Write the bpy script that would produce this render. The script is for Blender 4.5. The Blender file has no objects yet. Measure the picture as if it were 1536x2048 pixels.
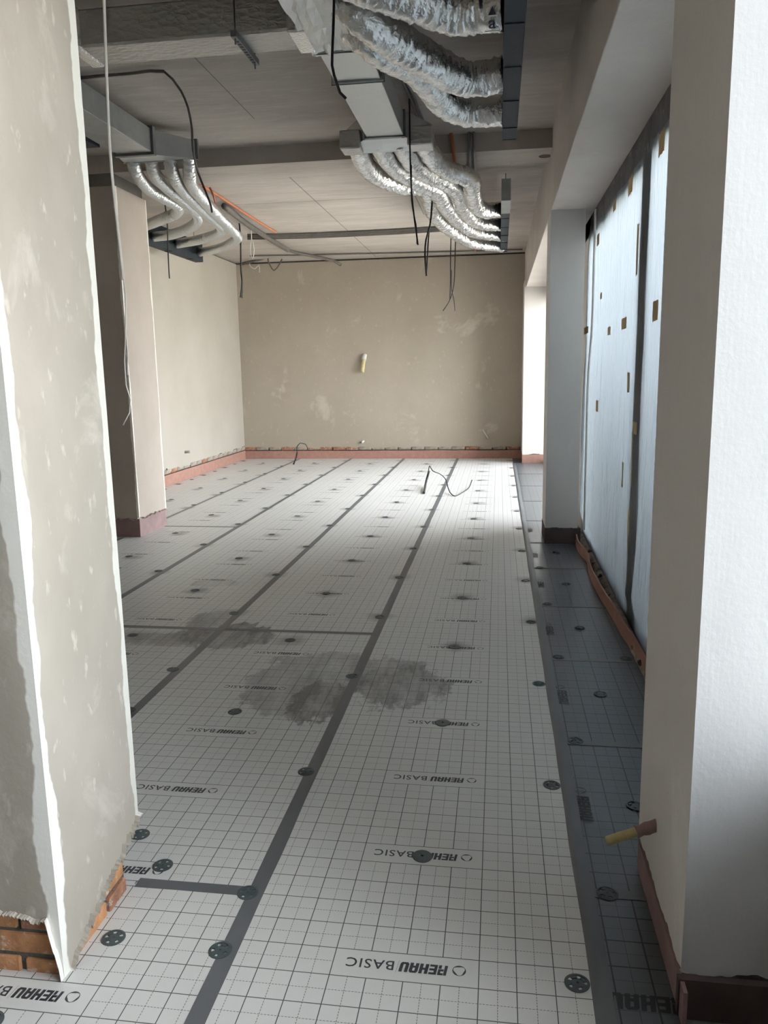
import bpy, bmesh, math, random
from mathutils import Vector, Matrix, noise
R = random.Random(7)
scene = bpy.context.scene
COL = scene.collection

# ------------------------------------------------------------------ camera
CAM = Vector((0.0395, -1.82, 1.60)); YAW, PITCH, ROLL, FPX = .1462, .1768, -.0175, 1567.0
_f = Vector((-math.sin(YAW)*math.cos(PITCH), math.cos(YAW)*math.cos(PITCH), -math.sin(PITCH)))
_r0 = Vector((math.cos(YAW), math.sin(YAW), 0)); _u0 = _r0.cross(_f)
_r = _r0*math.cos(ROLL)+_u0*math.sin(ROLL); _u = -_r0*math.sin(ROLL)+_u0*math.cos(ROLL)
cd = bpy.data.cameras.new('camera'); cam = bpy.data.objects.new('camera', cd); COL.objects.link(cam)
cd.sensor_fit = 'VERTICAL'; cd.sensor_height = 36; cd.sensor_width = 27; cd.lens = FPX/2048*36
cd.clip_start = .02; cd.clip_end = 300
cam.matrix_world = Matrix(((_r.x, _u.x, -_f.x, CAM.x), (_r.y, _u.y, -_f.y, CAM.y), (_r.z, _u.z, -_f.z, CAM.z), (0, 0, 0, 1)))
scene.camera = cam
# ------------------------------------------------------------------ light
w = bpy.data.worlds.new('daylight'); scene.world = w; w.use_nodes = True
bg = w.node_tree.nodes['Background']; bg.inputs[0].default_value = (.88, .94, 1.0, 1); bg.inputs[1].default_value = 8.2
scene.view_settings.view_transform = 'Standard'; scene.view_settings.look = 'None'
scene.view_settings.gamma = 1; scene.view_settings.use_curve_mapping = False
scene.view_settings.exposure = 0.95
sd = bpy.data.lights.new('sun_offscreen', 'SUN'); sun = bpy.data.objects.new('sun_offscreen', sd); COL.objects.link(sun)
sd.energy = 11.0; sd.angle = math.radians(2); sd.color = (1, .95, .86)
sun.location = (-8, -2, 12); sun.rotation_euler = Vector((.5, .25, -.83)).to_track_quat('-Z', 'Y').to_euler()
def at(x, y, **k):
    """pixel -> world point on the plane X=, Y= or Z= const"""
    d = _f*FPX + _r*(x-768) - _u*(y-1024); (a, v), = k.items(); i = 'XYZ'.index(a)
    return CAM + d*((v-CAM[i])/d[i])

# ------------------------------------------------------------------ helpers
def tag(o, label=None, cat=None, group=None, kind=None):
    if label: o['label'] = label
    if cat: o['category'] = cat
    if group: o['group'] = group
    if kind: o['kind'] = kind
    return o
def thing(name, loc, label, cat, group=None, kind=None, rz=0):
    o = bpy.data.objects.new(name, None); COL.objects.link(o); o.location = loc; o.rotation_euler[2] = rz
    o.empty_display_size = .05
    return tag(o, label, cat, group, kind)
def link(name, me, parent=None, loc=(0, 0, 0), rot=(0, 0, 0)):
    o = bpy.data.objects.new(name, me); COL.objects.link(o); o.location = loc; o.rotation_euler = rot
    if parent: o.parent = parent
    return o
def base_of(o):
    v = Vector((0, 0, 0))
    while o: v += o.location; o = o.parent
    return v
class MB:
    """collects geometry in world coordinates, builds one mesh object"""
    def __init__(s): s.v = []; s.f = []
    def add(s, vs, fs):
        n = len(s.v); s.v += [Vector(v) for v in vs]; s.f += [[i+n for i in f] for f in fs]; return s
    def box(s, x0, x1, y0, y1, z0, z1):
        return s.add([(x, y, z) for z in (z0, z1) for y in (y0, y1) for x in (x0, x1)],
                     [(0, 2, 3, 1), (4, 5, 7, 6), (0, 1, 5, 4), (2, 6, 7, 3), (0, 4, 6, 2), (1, 3, 7, 5)])
    def hexa(s, a, b):
        """two quads a, b (4 corners each, same order) joined into a solid"""
        return s.add(list(a)+list(b), [(3, 2, 1, 0), (4, 5, 6, 7), (0, 1, 5, 4), (1, 2, 6, 5), (2, 3, 7, 6), (3, 0, 4, 7)])
    def tube(s, pts, r, seg=8, step=None, rf=None, cap=True):
        pts = smooth(pts, step) if step else [Vector(p) for p in pts]
        n = len(pts); t0 = (pts[1]-pts[0]).normalized()
        nrm = t0.orthogonal().normalized(); L = 0; base = len(s.v); dist = []
        for i, p in enumerate(pts):
            t = (pts[min(i+1, n-1)]-pts[max(i-1, 0)]).normalized()
            nrm = (nrm - t*nrm.dot(t)).normalized(); b = t.cross(nrm)
            if i: L += (p-pts[i-1]).length
            for k in range(seg):
                a = 2*math.pi*k/seg; rr = rf(L, a, p) if rf else r
                s.v.append(p+(nrm*math.cos(a)+b*math.sin(a))*rr)
        for i in range(n-1):
            for k in range(seg):
                k2 = (k+1) % seg
                s.f.append([base+i*seg+k, base+i*seg+k2, base+(i+1)*seg+k2, base+(i+1)*seg+k])
        if cap:
            s.f.append([base+k for k in range(seg)][::-1]); s.f.append([base+(n-1)*seg+k for k in range(seg)])
        return s
    def build(s, name, mat, parent=None, sm=False, bevel=0, origin=None):
        o0 = base_of(parent) if parent else Vector(origin or (0, 0, 0))
        me = bpy.data.meshes.new(name); me.from_pydata([v-o0 for v in s.v], [], s.f)
        me.materials.append(mat)
        if sm: me.polygons.foreach_set('use_smooth', [True]*len(me.polygons))
        o = link(name, me, parent, (0, 0, 0) if parent else o0)
        if bevel:
            m = o.modifiers.new('bevel', 'BEVEL'); m.width = bevel; m.segments = 1; m.limit_method = 'ANGLE'
        me.update()
        return o
def smooth(pts, step):
    P = [Vector(p) for p in pts]
    if len(P) == 2:
        n = max(2, int((P[1]-P[0]).length/step)); return [P[0].lerp(P[1], i/n) for i in range(n+1)]
    out = []
    for i in range(len(P)-1):
        a, b = P[i], P[i+1]; p0 = P[i-1] if i else a*2-b; p3 = P[i+2] if i+2 < len(P) else b*2-a
        n = max(1, int((b-a).length/step))
        for j in range(n):
            t = j/n
            out.append(.5*((2*a)+(b-p0)*t+(2*p0-5*a+4*b-p3)*t*t+(3*a-p0-3*b+p3)*t**3))
    out.append(P[-1]); return out

# ------------------------------------------------------------------ materials
def srgb(c): return tuple(((x/255)/12.92 if x/255 <= .04045 else ((x/255+.055)/1.055)**2.4) for x in c)+(1,)
class NT:
    def __init__(s, name):
        s.m = bpy.data.materials.new(name); s.m.use_nodes = True; s.t = s.m.node_tree; s.n = s.t.nodes
        s.b = s.n['Principled BSDF']; s.out = s.n['Material Output']
    def new(s, typ, **k):
        n = s.n.new(typ)
        for a, v in k.items(): setattr(n, a, v)
        return n
    def put(s, sock, v):
        if isinstance(v, bpy.types.NodeSocket): s.t.links.new(v, sock)
        else: sock.default_value = v
    def math(s, op, a, b=0.0, c=None, clamp=False):
        n = s.new('ShaderNodeMath', operation=op, use_clamp=clamp); s.put(n.inputs[0], a); s.put(n.inputs[1], b)
        if c is not None: s.put(n.inputs[2], c)
        return n.outputs[0]
    def mix(s, f, a, b, bt='MIX'):
        n = s.new('ShaderNodeMix', data_type='RGBA', blend_type=bt); s.put(n.inputs[0], f); s.put(n.inputs[6], a); s.put(n.inputs[7], b)
        return n.outputs[2]
    def noise(s, vec, scale, detail=4, rough=.55, dist=0.0):
        n = s.new('ShaderNodeTexNoise'); s.put(n.inputs['Vector'], vec); n.inputs['Scale'].default_value = scale
        n.inputs['Detail'].default_value = detail; n.inputs['Roughness'].default_value = rough; n.inputs['Distortion'].default_value = dist
        return n.outputs[0]
    def ramp(s, v, lo, hi):
        n = s.new('ShaderNodeMapRange'); n.clamp = True; s.put(n.inputs[0], v); s.put(n.inputs[1], lo); s.put(n.inputs[2], hi)
        return n.outputs[0]
    def pos(s): return s.new('ShaderNodeNewGeometry').outputs['Position']
    def obj(s): return s.new('ShaderNodeTexCoord').outputs['Object']
    def scale(s, vec, sc):
        n = s.new('ShaderNodeVectorMath', operation='MULTIPLY'); s.put(n.inputs[0], vec); n.inputs[1].default_value = sc
        return n.outputs[0]
    def sep(s, vec):
        n = s.new('ShaderNodeSeparateXYZ'); s.put(n.inputs[0], vec); return n.outputs
    def bump(s, h, strength, dist=.01):
        n = s.new('ShaderNodeBump'); s.put(n.inputs['Height'], h); n.inputs['Strength'].default_value = strength; n.inputs['Distance'].default_value = dist
        s.t.links.new(n.outputs[0], s.b.inputs['Normal'])
    def fin(s, col=None, rough=None, metal=None, spec=None):
        if col is not None: s.put(s.b.inputs['Base Color'], col)
        if rough is not None: s.put(s.b.inputs['Roughness'], rough)
        if metal is not None: s.put(s.b.inputs['Metallic'], metal)
        if spec is not None: s.put(s.b.inputs['Specular IOR Level'], spec)
        return s.m
def plain(name, c, rough=.6, metal=0, var=.12, sc=12, bump=0, bsc=60):
    t = NT(name); c = srgb(c); n = t.noise(t.obj(), sc, 4)
    col = t.mix(t.ramp(n, .3, .7), tuple(x*(1-var) for x in c[:3])+(1,), tuple(min(1, x*(1+var)) for x in c[:3])+(1,))
    if bump: t.bump(t.noise(t.obj(), bsc, 3), bump)
    return t.fin(col, rough, metal)
def plaster(name, c1, c2, patch, patch_lo=.62, bands=(), sc=1.3, streak=1.0, fleck=.5, rough=.85):
    """hand-trowelled plaster: cloudy base, paler filler patches, flecks, paler filler bands along corner beads"""
    t = NT(name); p = t.pos(); q = t.scale(p, (1, 1, 1/streak))
    col = t.mix(t.ramp(t.noise(q, sc, 5, .6), .3, .7), srgb(c1), srgb(c2))
    n2 = t.noise(q, sc*2.6, 6, .65, .4)
    col = t.mix(t.math('MULTIPLY', t.ramp(n2, patch_lo, patch_lo+.10), .5), col, srgb(patch))
    n3 = t.noise(t.scale(p, (1, 1, .45)), 26, 3, .6)
    col = t.mix(t.math('MULTIPLY', t.ramp(n3, .63, .72), fleck), col, srgb(patch))
    X = t.sep(p); wob = t.math('MULTIPLY', t.math('SUBTRACT', t.noise(p, 3.2, 4, .6), .5), .16)
    for bx_, by_, width, c in bands:
        dx = t.math('SUBTRACT', X[0], bx_); dy = t.math('SUBTRACT', X[1], by_)
        d = t.math('SQRT', t.math('ADD', t.math('MULTIPLY', dx, dx), t.math('MULTIPLY', dy, dy)))
        d = t.math('ADD', d, t.math('MULTIPLY', wob, width/.05))
        col = t.mix(t.ramp(d, width*1.08, width*.92), col, srgb(c))
    h = t.math('ADD', t.noise(q, sc*6, 6, .6), t.math('MULTIPLY', t.noise(p, 55, 3), .35))
    t.bump(h, .2, .01)
    return t.fin(col, rough, 0, .25)

M = {}
M['pl_far'] = plaster('plaster_far', (160, 149, 134), (173, 162, 147), (202, 194, 180), .60, sc=.55, fleck=.25)
M['pl_left'] = plaster('plaster_left', (166, 159, 146), (177, 170, 158), (190, 184, 173), .68, sc=.7, fleck=.1)
M['pl_col1'] = plaster('plaster_column_near', (156, 149, 138), (176, 169, 157), (200, 194, 183), .57, streak=1.6, fleck=.6, sc=1.6,
                       bands=[(-1.11, -.10, .035, (226, 225, 218)), (-1.11, .38, .03, (216, 215, 206))])
M['pl_col2'] = plaster('plaster_column_back', (172, 160, 149), (186, 175, 162), (202, 193, 181), .64, streak=1.5, fleck=.2,
                       bands=[(-3.53, 5.5, .02, (240, 234, 222)), (-3.53, 6.16, .02, (236, 230, 218))])
M['pl_right'] = plaster('plaster_right', (208, 203, 197), (219, 214, 208), (228, 224, 219), .60, streak=2.2, fleck=.2,
                        bands=())
M['pl_white'] = plaster('smooth_white_filler', (188, 190, 191), (198, 199, 200), (176, 174, 171), .66, streak=2.5, fleck=.05)
M['pl_beam'] = plaster('plaster_beam', (196, 186, 177), (209, 200, 191), (220, 212, 205), .64, sc=1.6, fleck=.15)
M['lintel'] = plaster('raw_lintel', (86, 86, 88), (120, 118, 116), (176, 172, 168), .6, sc=5, fleck=.7)
M['concrete'] = plain('bare_concrete', (120, 116, 110), .9, 0, .15, 5, .4)
def mat_ceiling():
    t = NT('ceiling_concrete'); p = t.pos(); X = t.sep(p); q = t.scale(p, (1, 4, 1))
    col = t.mix(t.ramp(t.noise(q, .9, 6, .62), .3, .7), srgb((166, 157, 147)), srgb((188, 179, 169)))
    n2 = t.noise(t.scale(p, (1.2, 7, 1)), 3.2, 5, .6)
    col = t.mix(t.math('MULTIPLY', t.ramp(n2, .52, .7), .4), col, srgb((204, 196, 186)))
    def line(ax, pos, wd, o_ax, lo, hi):
        d = t.math('ABSOLUTE', t.math('SUBTRACT', X['XYZ'.index(ax)], pos))
        a = t.math('LESS_THAN', d, wd); o = X['XYZ'.index(o_ax)]
        return t.math('MULTIPLY', a, t.math('MULTIPLY', t.math('GREATER_THAN', o, lo), t.math('LESS_THAN', o, hi)))
    for a in (('X', -1.93, .004, 'Y', 2.9, 4.75), ('X', -2.15, .006, 'Y', 6.2, 12.6), ('Y', 7.85, .008, 'X', -3.4, -1.0), ('Y', 10.1, .008, 'X', -3.6, -.4), ('X', -.95, .006, 'Y', 7.0, 9)):
        col = t.mix(t.math('MULTIPLY', line(*a), .7), col, srgb((92, 84, 78)))
    t.bump(t.math('ADD', n2, t.math('MULTIPLY', t.noise(p, 40, 3), .3)), .3, .01)
    return t.fin(col, .85, 0, .25)
M['ceiling'] = mat_ceiling()
def mat_sheet(name, bx, by, base, line, per, dirt=True, dash=True, rough=.4, box=True, w1=.0027, w2=.0018, halo=True):
    """printed grid of the insulation sheet: 10 cm solid lines, 5 cm dashed lines, blank boxes for the lettering"""
    t = NT(name); p = t.pos(); X = t.sep(p)
    x = t.math('SUBTRACT', X[0], bx); y = t.math('DIVIDE', t.math('SUBTRACT', X[1], by), per)
    def near(v, s, wd):
        fr = t.math('FRACT', t.math('ADD', t.math('DIVIDE', v, s), 1000.5))
        return t.math('LESS_THAN', t.math('ABSOLUTE', t.math('SUBTRACT', fr, .5)), wd/s/2)
    mj = t.math('MAXIMUM', near(x, .1, w1), near(y, .1, w1))
    def dashed(v, o):
        d = t.math('GREATER_THAN', t.math('FRACT', t.math('ADD', t.math('DIVIDE', o, .009), 1000.0)), .32)
        return t.math('MULTIPLY', near(v, .05, w2), d) if dash else near(v, .05, w2)
    mn = t.math('MAXIMUM', dashed(x, y), dashed(y, x))
    ln = t.math('MAXIMUM', mj, t.math('MULTIPLY', mn, .85))
    if box:
        fy = t.math('MULTIPLY', t.math('FRACT', t.math('ADD', t.math('DIVIDE', y, .5), 1000.0)), .5)
        ins = t.math('MULTIPLY', t.math('LESS_THAN', t.math('ABSOLUTE', t.math('ADD', x, .2)), .2-w1/2),
                     t.math('LESS_THAN', t.math('ABSOLUTE', t.math('SUBTRACT', fy, .05)), .05-w1/2))
        ln = t.math('MULTIPLY', ln, t.math('SUBTRACT', 1.0, ins))
    b = srgb(base)
    col = t.mix(t.ramp(t.noise(p, 1.1, 4), .3, .7), tuple(c*.94 for c in b[:3])+(1,), b)
    col = t.mix(ln, col, srgb(line))
    rg = rough
    if dirt:
        wob = t.math('MULTIPLY', t.math('SUBTRACT', t.noise(t.scale(p, (1, .55, 1)), 6.5, 9, .75), .5), 4.2)
        m = None
        for cx, cy, rx, ry, k in ((-.83, 1.76, .15, .26, .95), (-1.0, 1.95, .3, .35, .5), (-.46, 1.98, .25, .30, .72), (-.8, 2.2, .45, .22, .5),
                                  (-1.62, 2.66, .30, .25, .8), (-1.95, 2.55, .35, .12, .5), (-1.85, 2.95, .14, .2, .6), (-2.14, 3.85, .2, .12, .25)):
            dx = t.math('DIVIDE', t.math('SUBTRACT', X[0], cx), rx); dy = t.math('DIVIDE', t.math('SUBTRACT', X[1], cy), ry)
            d = t.math('ADD', t.math('ADD', t.math('MULTIPLY', dx, dx), t.math('MULTIPLY', dy, dy)), wob)
            e = t.math('MULTIPLY', t.ramp(d, 1.05, .8), k)
            m = e if m is None else t.math('MAXIMUM', m, e)
        streak = t.ramp(t.noise(t.scale(p, (9, 2.2, 1)), 1.0, 5, .6), .25, .6)
        m = t.math('MULTIPLY', m, t.math('ADD', t.math('MULTIPLY', streak, .45), .2), )
        m = t.math('ADD', m, t.math('MULTIPLY', m, t.ramp(t.noise(t.scale(p, (1, .35, 1)), 16, 6, .7), .35, .65)))
        m = t.math('MINIMUM', m, .85)
        if halo:
            for ox, oy in ((-.20, .56), (-.73, .06)):
                fx = t.math('SUBTRACT', t.math('FRACT', t.math('ADD', t.math('SUBTRACT', X[0], ox), 100.5)), .5)
                hy = t.math('SUBTRACT', t.math('FRACT', t.math('ADD', t.math('DIVIDE', t.math('SUBTRACT', X[1], oy), 1.022), 100.5)), .5)
                r = t.math('SQRT', t.math('ADD', t.math('MULTIPLY', fx, fx), t.math('MULTIPLY', hy, hy)))
                r = t.math('ADD', r, t.math('MULTIPLY', t.math('SUBTRACT', t.noise(p, 9, 4), .5), .12))
                e = t.math('MULTIPLY', t.ramp(r, .115, .02), .6)
                m = t.math('MAXIMUM', m, t.math('MULTIPLY', e, t.ramp(X[1], 2.2, 2.6)))
        col = t.mix(m, col, srgb((120, 114, 104)))
        rg = t.math('ADD', t.math('MULTIPLY', m, .45), rough)
    t.bump(t.noise(t.scale(p, (1, 1, 1)), 3, 3), .05, .01)
    return t.fin(col, rg, 0, .5)
M['foam'] = plain('pink_foam_strip', (164, 124, 109), .7, 0, .1, 14)
M['foam_shade_mauve'] = plain('pink_foam_shaded_mauve', (148, 122, 119), .75, 0, .14, 9)  # pink foam with its shaded mauve tone put into the colour
M['foam_dark'] = plain('brown_foam_strip', (86, 72, 70), .8, 0, .2, 10)
M['brick'] = plain('orange_brick', (182, 132, 92), .9, 0, .3, 16, .5, 50)
M['brick2'] = plain('red_brown_brick', (152, 108, 84), .9, 0, .35, 18, .5, 50)
M['brick3'] = plain('dusty_brick', (150, 138, 124), .9, 0, .35, 14, .5, 40)
def flecked(m):
    nt = m.node_tree; b = nt.nodes['Principled BSDF']; l = b.inputs[0].links[0]; src = l.from_socket
    g = nt.nodes.new('ShaderNodeNewGeometry'); n = nt.nodes.new('ShaderNodeTexNoise'); n.inputs['Scale'].default_value = 28; n.inputs['Detail'].default_value = 7; n.inputs['Roughness'].default_value = .7
    nt.links.new(g.outputs['Position'], n.inputs['Vector']); r = nt.nodes.new('ShaderNodeMapRange'); r.inputs[1].default_value = .56; r.inputs[2].default_value = .64
    nt.links.new(n.outputs[0], r.inputs[0]); x = nt.nodes.new('ShaderNodeMix'); x.data_type = 'RGBA'; nt.links.new(r.outputs[0], x.inputs[0]); nt.links.new(src, x.inputs[6]); x.inputs[7].default_value = srgb((196, 188, 176)); nt.links.new(x.outputs[2], b.inputs[0])
for k_ in ('brick', 'brick2'): flecked(M[k_])
M['mortar'] = plain('grey_mortar', (92, 90, 84), .95, 0, .25, 30, .6, 80)
M['smear'] = plain('white_plaster_smear', (206, 204, 198), .9, 0, .08, 9, .5, 45)
M['tape'] = plain('grey_joint_tape', (100, 103, 105), .42, 0, .08, 5)
M['print'] = plain('dark_print', (58, 62, 66), .5, 0, .05)
M['print_dark'] = plain('black_print', (36, 39, 42), .5, 0, .05)
M['disc'] = plain('dark_green_plastic', (74, 84, 85), .45, 0, .12, 40)
M['black'] = plain('black_cable', (34, 33, 34), .5, 0, .1)
M['conduit'] = plain('dark_grey_conduit', (98, 93, 87), .55, 0, .15)
M['greypipe'] = plain('grey_conduit', (120, 120, 120), .5, .2, .1)
M['white_cable'] = plain('white_cable', (214, 210, 202), .5, 0, .05)
M['orange'] = plain('orange_conduit', (184, 112, 76), .5, 0, .1)
M['anth'] = plain('anthracite_sheet_metal', (50, 55, 58), .6, 0, .08, 6)
M['anth'].node_tree.nodes['Principled BSDF'].inputs['Specular IOR Level'].default_value = .15
M['galv'] = plain('galvanised_steel', (168, 172, 170), .38, .75, .1, 9, .08, 30)
M['galv_dark'] = plain('dull_galvanised_steel', (120, 122, 122), .45, .6, .12, 9)
M['masking'] = plain('masking_tape', (196, 168, 118), .7, 0, .12, 18)
M['yellow'] = plain('pale_yellow_foam', (192, 178, 130), .7, 0, .15, 30, .3)
M['pipe_red'] = plain('red_brown_pipe', (104, 66, 62), .5, 0, .15)
M['frame'] = plain('grey_window_frame', (112, 114, 118), .5, 0, .08)
M['whiteframe'] = plain('white_window_frame', (220, 220, 218), .5, 0, .05)
M['shade_board'] = plain('shade_board_grey', (176, 182, 188), .9, 0, .2, 2)
M['ground'] = plain('outside_ground', (196, 192, 184), .95, 0, .12, 1)
def mat_foil(name, c, sc, strength, rough=.28, stretch=(1, 1, 1)):
    t = NT(name); p = t.pos(); n = t.noise(t.scale(p, stretch), sc, 5, .6, .8)
    v = t.new('ShaderNodeTexVoronoi'); t.put(v.inputs['Vector'], t.scale(p, stretch)); v.inputs['Scale'].default_value = sc*1.3
    t.bump(t.math('ADD', n, t.math('MULTIPLY', v.outputs[0], .7)), strength, .02)
    return t.fin(srgb(c), rough, .92)
M['foil'] = mat_foil('crinkled_foil', (226, 225, 222), 60, .25, .24)
M['foil_rib'] = mat_foil('ribbed_aluminium', (206, 206, 204), 40, .25, .3)
M['foil_wrap'] = mat_foil('foil_wrap', (188, 186, 182), 30, .5, .38, (.5, 1, 1))
M['foil_board'] = mat_foil('foil_faced_duct', (186, 188, 186), 10, .12, .4)
def mat_film(name, tc, share, dif):
    t = NT(name); p = t.pos()
    n = t.noise(t.scale(p, (1, 3, .5)), 6, 5, .6)
    bmp = t.new('ShaderNodeBump'); t.put(bmp.inputs['Height'], n); bmp.inputs['Strength'].default_value = .8; bmp.inputs['Distance'].default_value = .05
    tr = t.new('ShaderNodeBsdfTranslucent'); tr.inputs[0].default_value = tc
    tp = t.new('ShaderNodeBsdfTransparent'); tp.inputs[0].default_value = (.80, .86, .90, 1)
    gl = t.new('ShaderNodeBsdfGlossy'); gl.inputs['Roughness'].default_value = .25; gl.inputs[0].default_value = (.9, .9, .9, 1)
    df = t.new('ShaderNodeBsdfDiffuse'); df.inputs[0].default_value = (.6, .64, .68, 1)
    for s_ in (tr, gl, df): t.t.links.new(bmp.outputs[0], s_.inputs['Normal'])
    def mx(f, a, b):
        m = t.new('ShaderNodeMixShader'); t.put(m.inputs[0], f); t.t.links.new(a, m.inputs[1]); t.t.links.new(b, m.inputs[2]); return m.outputs[0]
    s1 = mx(share, tr.outputs[0], tp.outputs[0]); s2 = mx(dif, s1, df.outputs[0]); s3 = mx(.07, s2, gl.outputs[0])
    t.t.links.new(s3, t.out.inputs[0]); return t.m
M['film'] = mat_film('window_film', (.175, .195, .208, 1), .016, .2)
def mat_glass():
    t = NT('window_glass'); tp = t.new('ShaderNodeBsdfTransparent'); gl = t.new('ShaderNodeBsdfGlossy'); gl.inputs['Roughness'].default_value = .02
    f = t.new('ShaderNodeFresnel'); f.inputs[0].default_value = 1.3; m = t.new('ShaderNodeMixShader')
    t.t.links.new(f.outputs[0], m.inputs[0]); t.t.links.new(tp.outputs[0], m.inputs[1]); t.t.links.new(gl.outputs[0], m.inputs[2])
    t.t.links.new(m.outputs[0], t.out.inputs[0]); return t.m
M['glass'] = mat_glass()

# ------------------------------------------------------------------ setting: shell
YF, XL, ZC, YB = 12.75, -4.82, 3.63, -4.3          # far wall, left wall, ceiling, back wall
def S(o, label, cat): return tag(o, label, cat, kind='structure')
floor = S(MB().box(XL-.2, 1.0, YB, YF+.2, -.25, -.014).build('floor', M['concrete']), 'screed floor laid with white and dark gridded insulation sheets', 'floor')
S(MB().box(XL-.2, 1.3, YB-.2, YF+.2, ZC, ZC+.25).build('ceiling', M['ceiling']), 'bare concrete ceiling slab with formwork marks', 'ceiling')
S(MB().box(XL-.2, .95, YB-.2, YB, -.25, ZC).build('wall_back', M['pl_left']), 'plastered wall behind the entrance columns', 'wall')
S(MB().box(XL, .48, 5.50, 6.02, 3.475, ZC+.01).build('ceiling_beam', M['ceiling']), 'shallow concrete beam crossing the ceiling at the second columns', 'beam')

def jag(seed, lo, hi, fr=9, amp=1):
    def f(s):
        n = noise.noise(Vector((s*fr, seed*7.3, 0)))*.5+.5+noise.noise(Vector((s*fr*4.3, seed*3.1, 5)))*.28
        return lo+(hi-lo)*max(0, min(1.15, n))*amp
    return f
def plaster_coat(path, ztop, zbot, thick, step=.015, closed=False):
    """plaster skin along a plan polyline (outer face on the right of travel) with a broken lower edge"""
    P = [Vector((x, y, 0)) for x, y in path]; mb = MB(); s = 0; rows = []
    for i in range(len(P)-1):
        a, b = P[i], P[i+1]; L = (b-a).length; n = max(1, int(L/step)); nrm = Vector((b.y-a.y, a.x-b.x, 0)).normalized()
        for j in range(n+(1 if i == len(P)-2 else 0)):
            q = a.lerp(b, j/n); z = zbot(s+L*j/n); rows.append((q, nrm, z))
        s += L
    vs, fs = [], []
    for q, nrm, z in rows:
        o = nrm*noise.noise(q*9+Vector((0, 0, z)))*.002
        vs += [(q.x, q.y, ztop), (q.x+o.x, q.y+o.y, z+.05), (q.x+o.x*2, q.y+o.y*2, z), (q.x-nrm.x*thick, q.y-nrm.y*thick, z-.004+R.uniform(-.004, .006))]
    for i in range(len(rows)-1):
        for k in range(3):
            fs.append((i*4+k, i*4+k+1, i*4+5+k, i*4+4+k))
    return mb.add(vs, fs)

def brick_mesh(name, l, h, d, mat, seed):
    rr = random.Random(seed); bm = bmesh.new(); bmesh.ops.create_cube(bm, size=1)
    for v in bm.verts: v.co = Vector((v.co.x*l, v.co.y*d, v.co.z*h))+Vector((rr.uniform(-.004, .004), rr.uniform(-.003, .003), rr.uniform(-.003, .003)))
    bmesh.ops.bevel(bm, geom=bm.edges[:], offset=.004, segments=1, affect='EDGES')
    me = bpy.data.meshes.new(name); bm.to_mesh(me); bm.free(); me.materials.append(M[mat]); return me
STR = [brick_mesh('brick', .238, .064, .11, m, i) for i, m in enumerate(('brick', 'brick2', 'brick', 'brick2'))]
HDR = [brick_mesh('brick', .113, .064, .11, m, i+9) for i, m in enumerate(('brick', 'brick2', 'brick2'))]
DST = [brick_mesh('brick', .238, .062, .05, m, i+20) for i, m in enumerate(('brick3', 'brick3', 'brick2'))]

# far wall: body, exposed brick course over the foam strip, broken plaster edge
wall_far = S(MB().box(XL-.2, .95, YF, YF+.2, -.25, ZC).build('wall_far', M['mortar']), 'beige plastered end wall with pale patches and bare bricks at its foot', 'wall')
plaster_coat([(XL, YF-.03), (.50, YF-.03)], ZC-.03, jag(1, .17, .235, 5), .03, .02).build('plaster_coat', M['pl_far'], wall_far)
for k in range(22):
    link('brick', R.choice(DST), wall_far, (XL+.13+.25*k, YF-.004+R.uniform(-.008, .004), .19))
wall_left = S(MB().box(XL-.2, XL, YB, YF, -.25, ZC).build('wall_left', M['mortar']), 'pale plastered side wall with hacked-off plaster at its foot', 'wall')
plaster_coat([(XL+.03, 6.0), (XL+.03, YF-.03)], ZC-.02, jag(2, .17, .27, 8), .03, .02).build('plaster_coat', M['pl_left'], wall_left)
plaster_coat([(XL+.03, YB), (XL+.03, 6.0)], ZC-.02, jag(3, .17, .27, 8), .03, .05).build('plaster_coat', M['pl_left'], wall_left)
for k in range(27):
    link('brick', R.choice(DST), wall_left, (XL+.004+R.uniform(-.006, .006), 6.1+.25*k, .2), (0, 0, math.pi/2))

# near left column: brick core, plaster coat broken away at the foot
c1 = thing('column', (-1.45, .14, 0), 'plastered brick column with bare orange bricks at its foot', 'column', kind='structure')
MB().box(-1.80, -1.128, -.083, .285, -.014, ZC).build('core', M['mortar'], c1)
ZP = [(.38, .205), (.33, .185), (.276, .155), (.19, .126), (.109, .098), (.061, .07), (.016, .055), (-.012, .047), (-.041, .035), (-.065, .008), (-.087, -.012), (-.11, -.012)]
def z1(s):   # path: far edge of right face -> corner -> front face leftwards
    if s < .48:
        y = .38-s
        for (ya, za), (yb, zb) in zip(ZP, ZP[1:]):
            if ya >= y >= yb: z = za+(zb-za)*(ya-y)/(ya-yb); break
        return max(-.013, z+(.022*noise.noise(Vector((s*38, 3, 0)))+.016*noise.noise(Vector((s*120, 9, 0))))*(1 if y > -.06 else .4))
    u = s-.48; j = .012*noise.noise(Vector((u*22, 1, 4)))-.006*noise.noise(Vector((u*90, 1, 4)))
    return .172+u*.12+j if u > .03 else max(-.01, .02+u*5+.02*noise.noise(Vector((u*150, 5, 1))))
plaster_coat([(-1.80, -.10), (-1.11, -.10), (-1.11, .38)][::-1], ZC, z1, .016, .004).build('plaster_coat', M['pl_col1'], c1)
MB().box(-1.80, -1.112, .28, .38, .2, ZC).build('plaster_coat', M['pl_col1'], c1)
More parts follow.
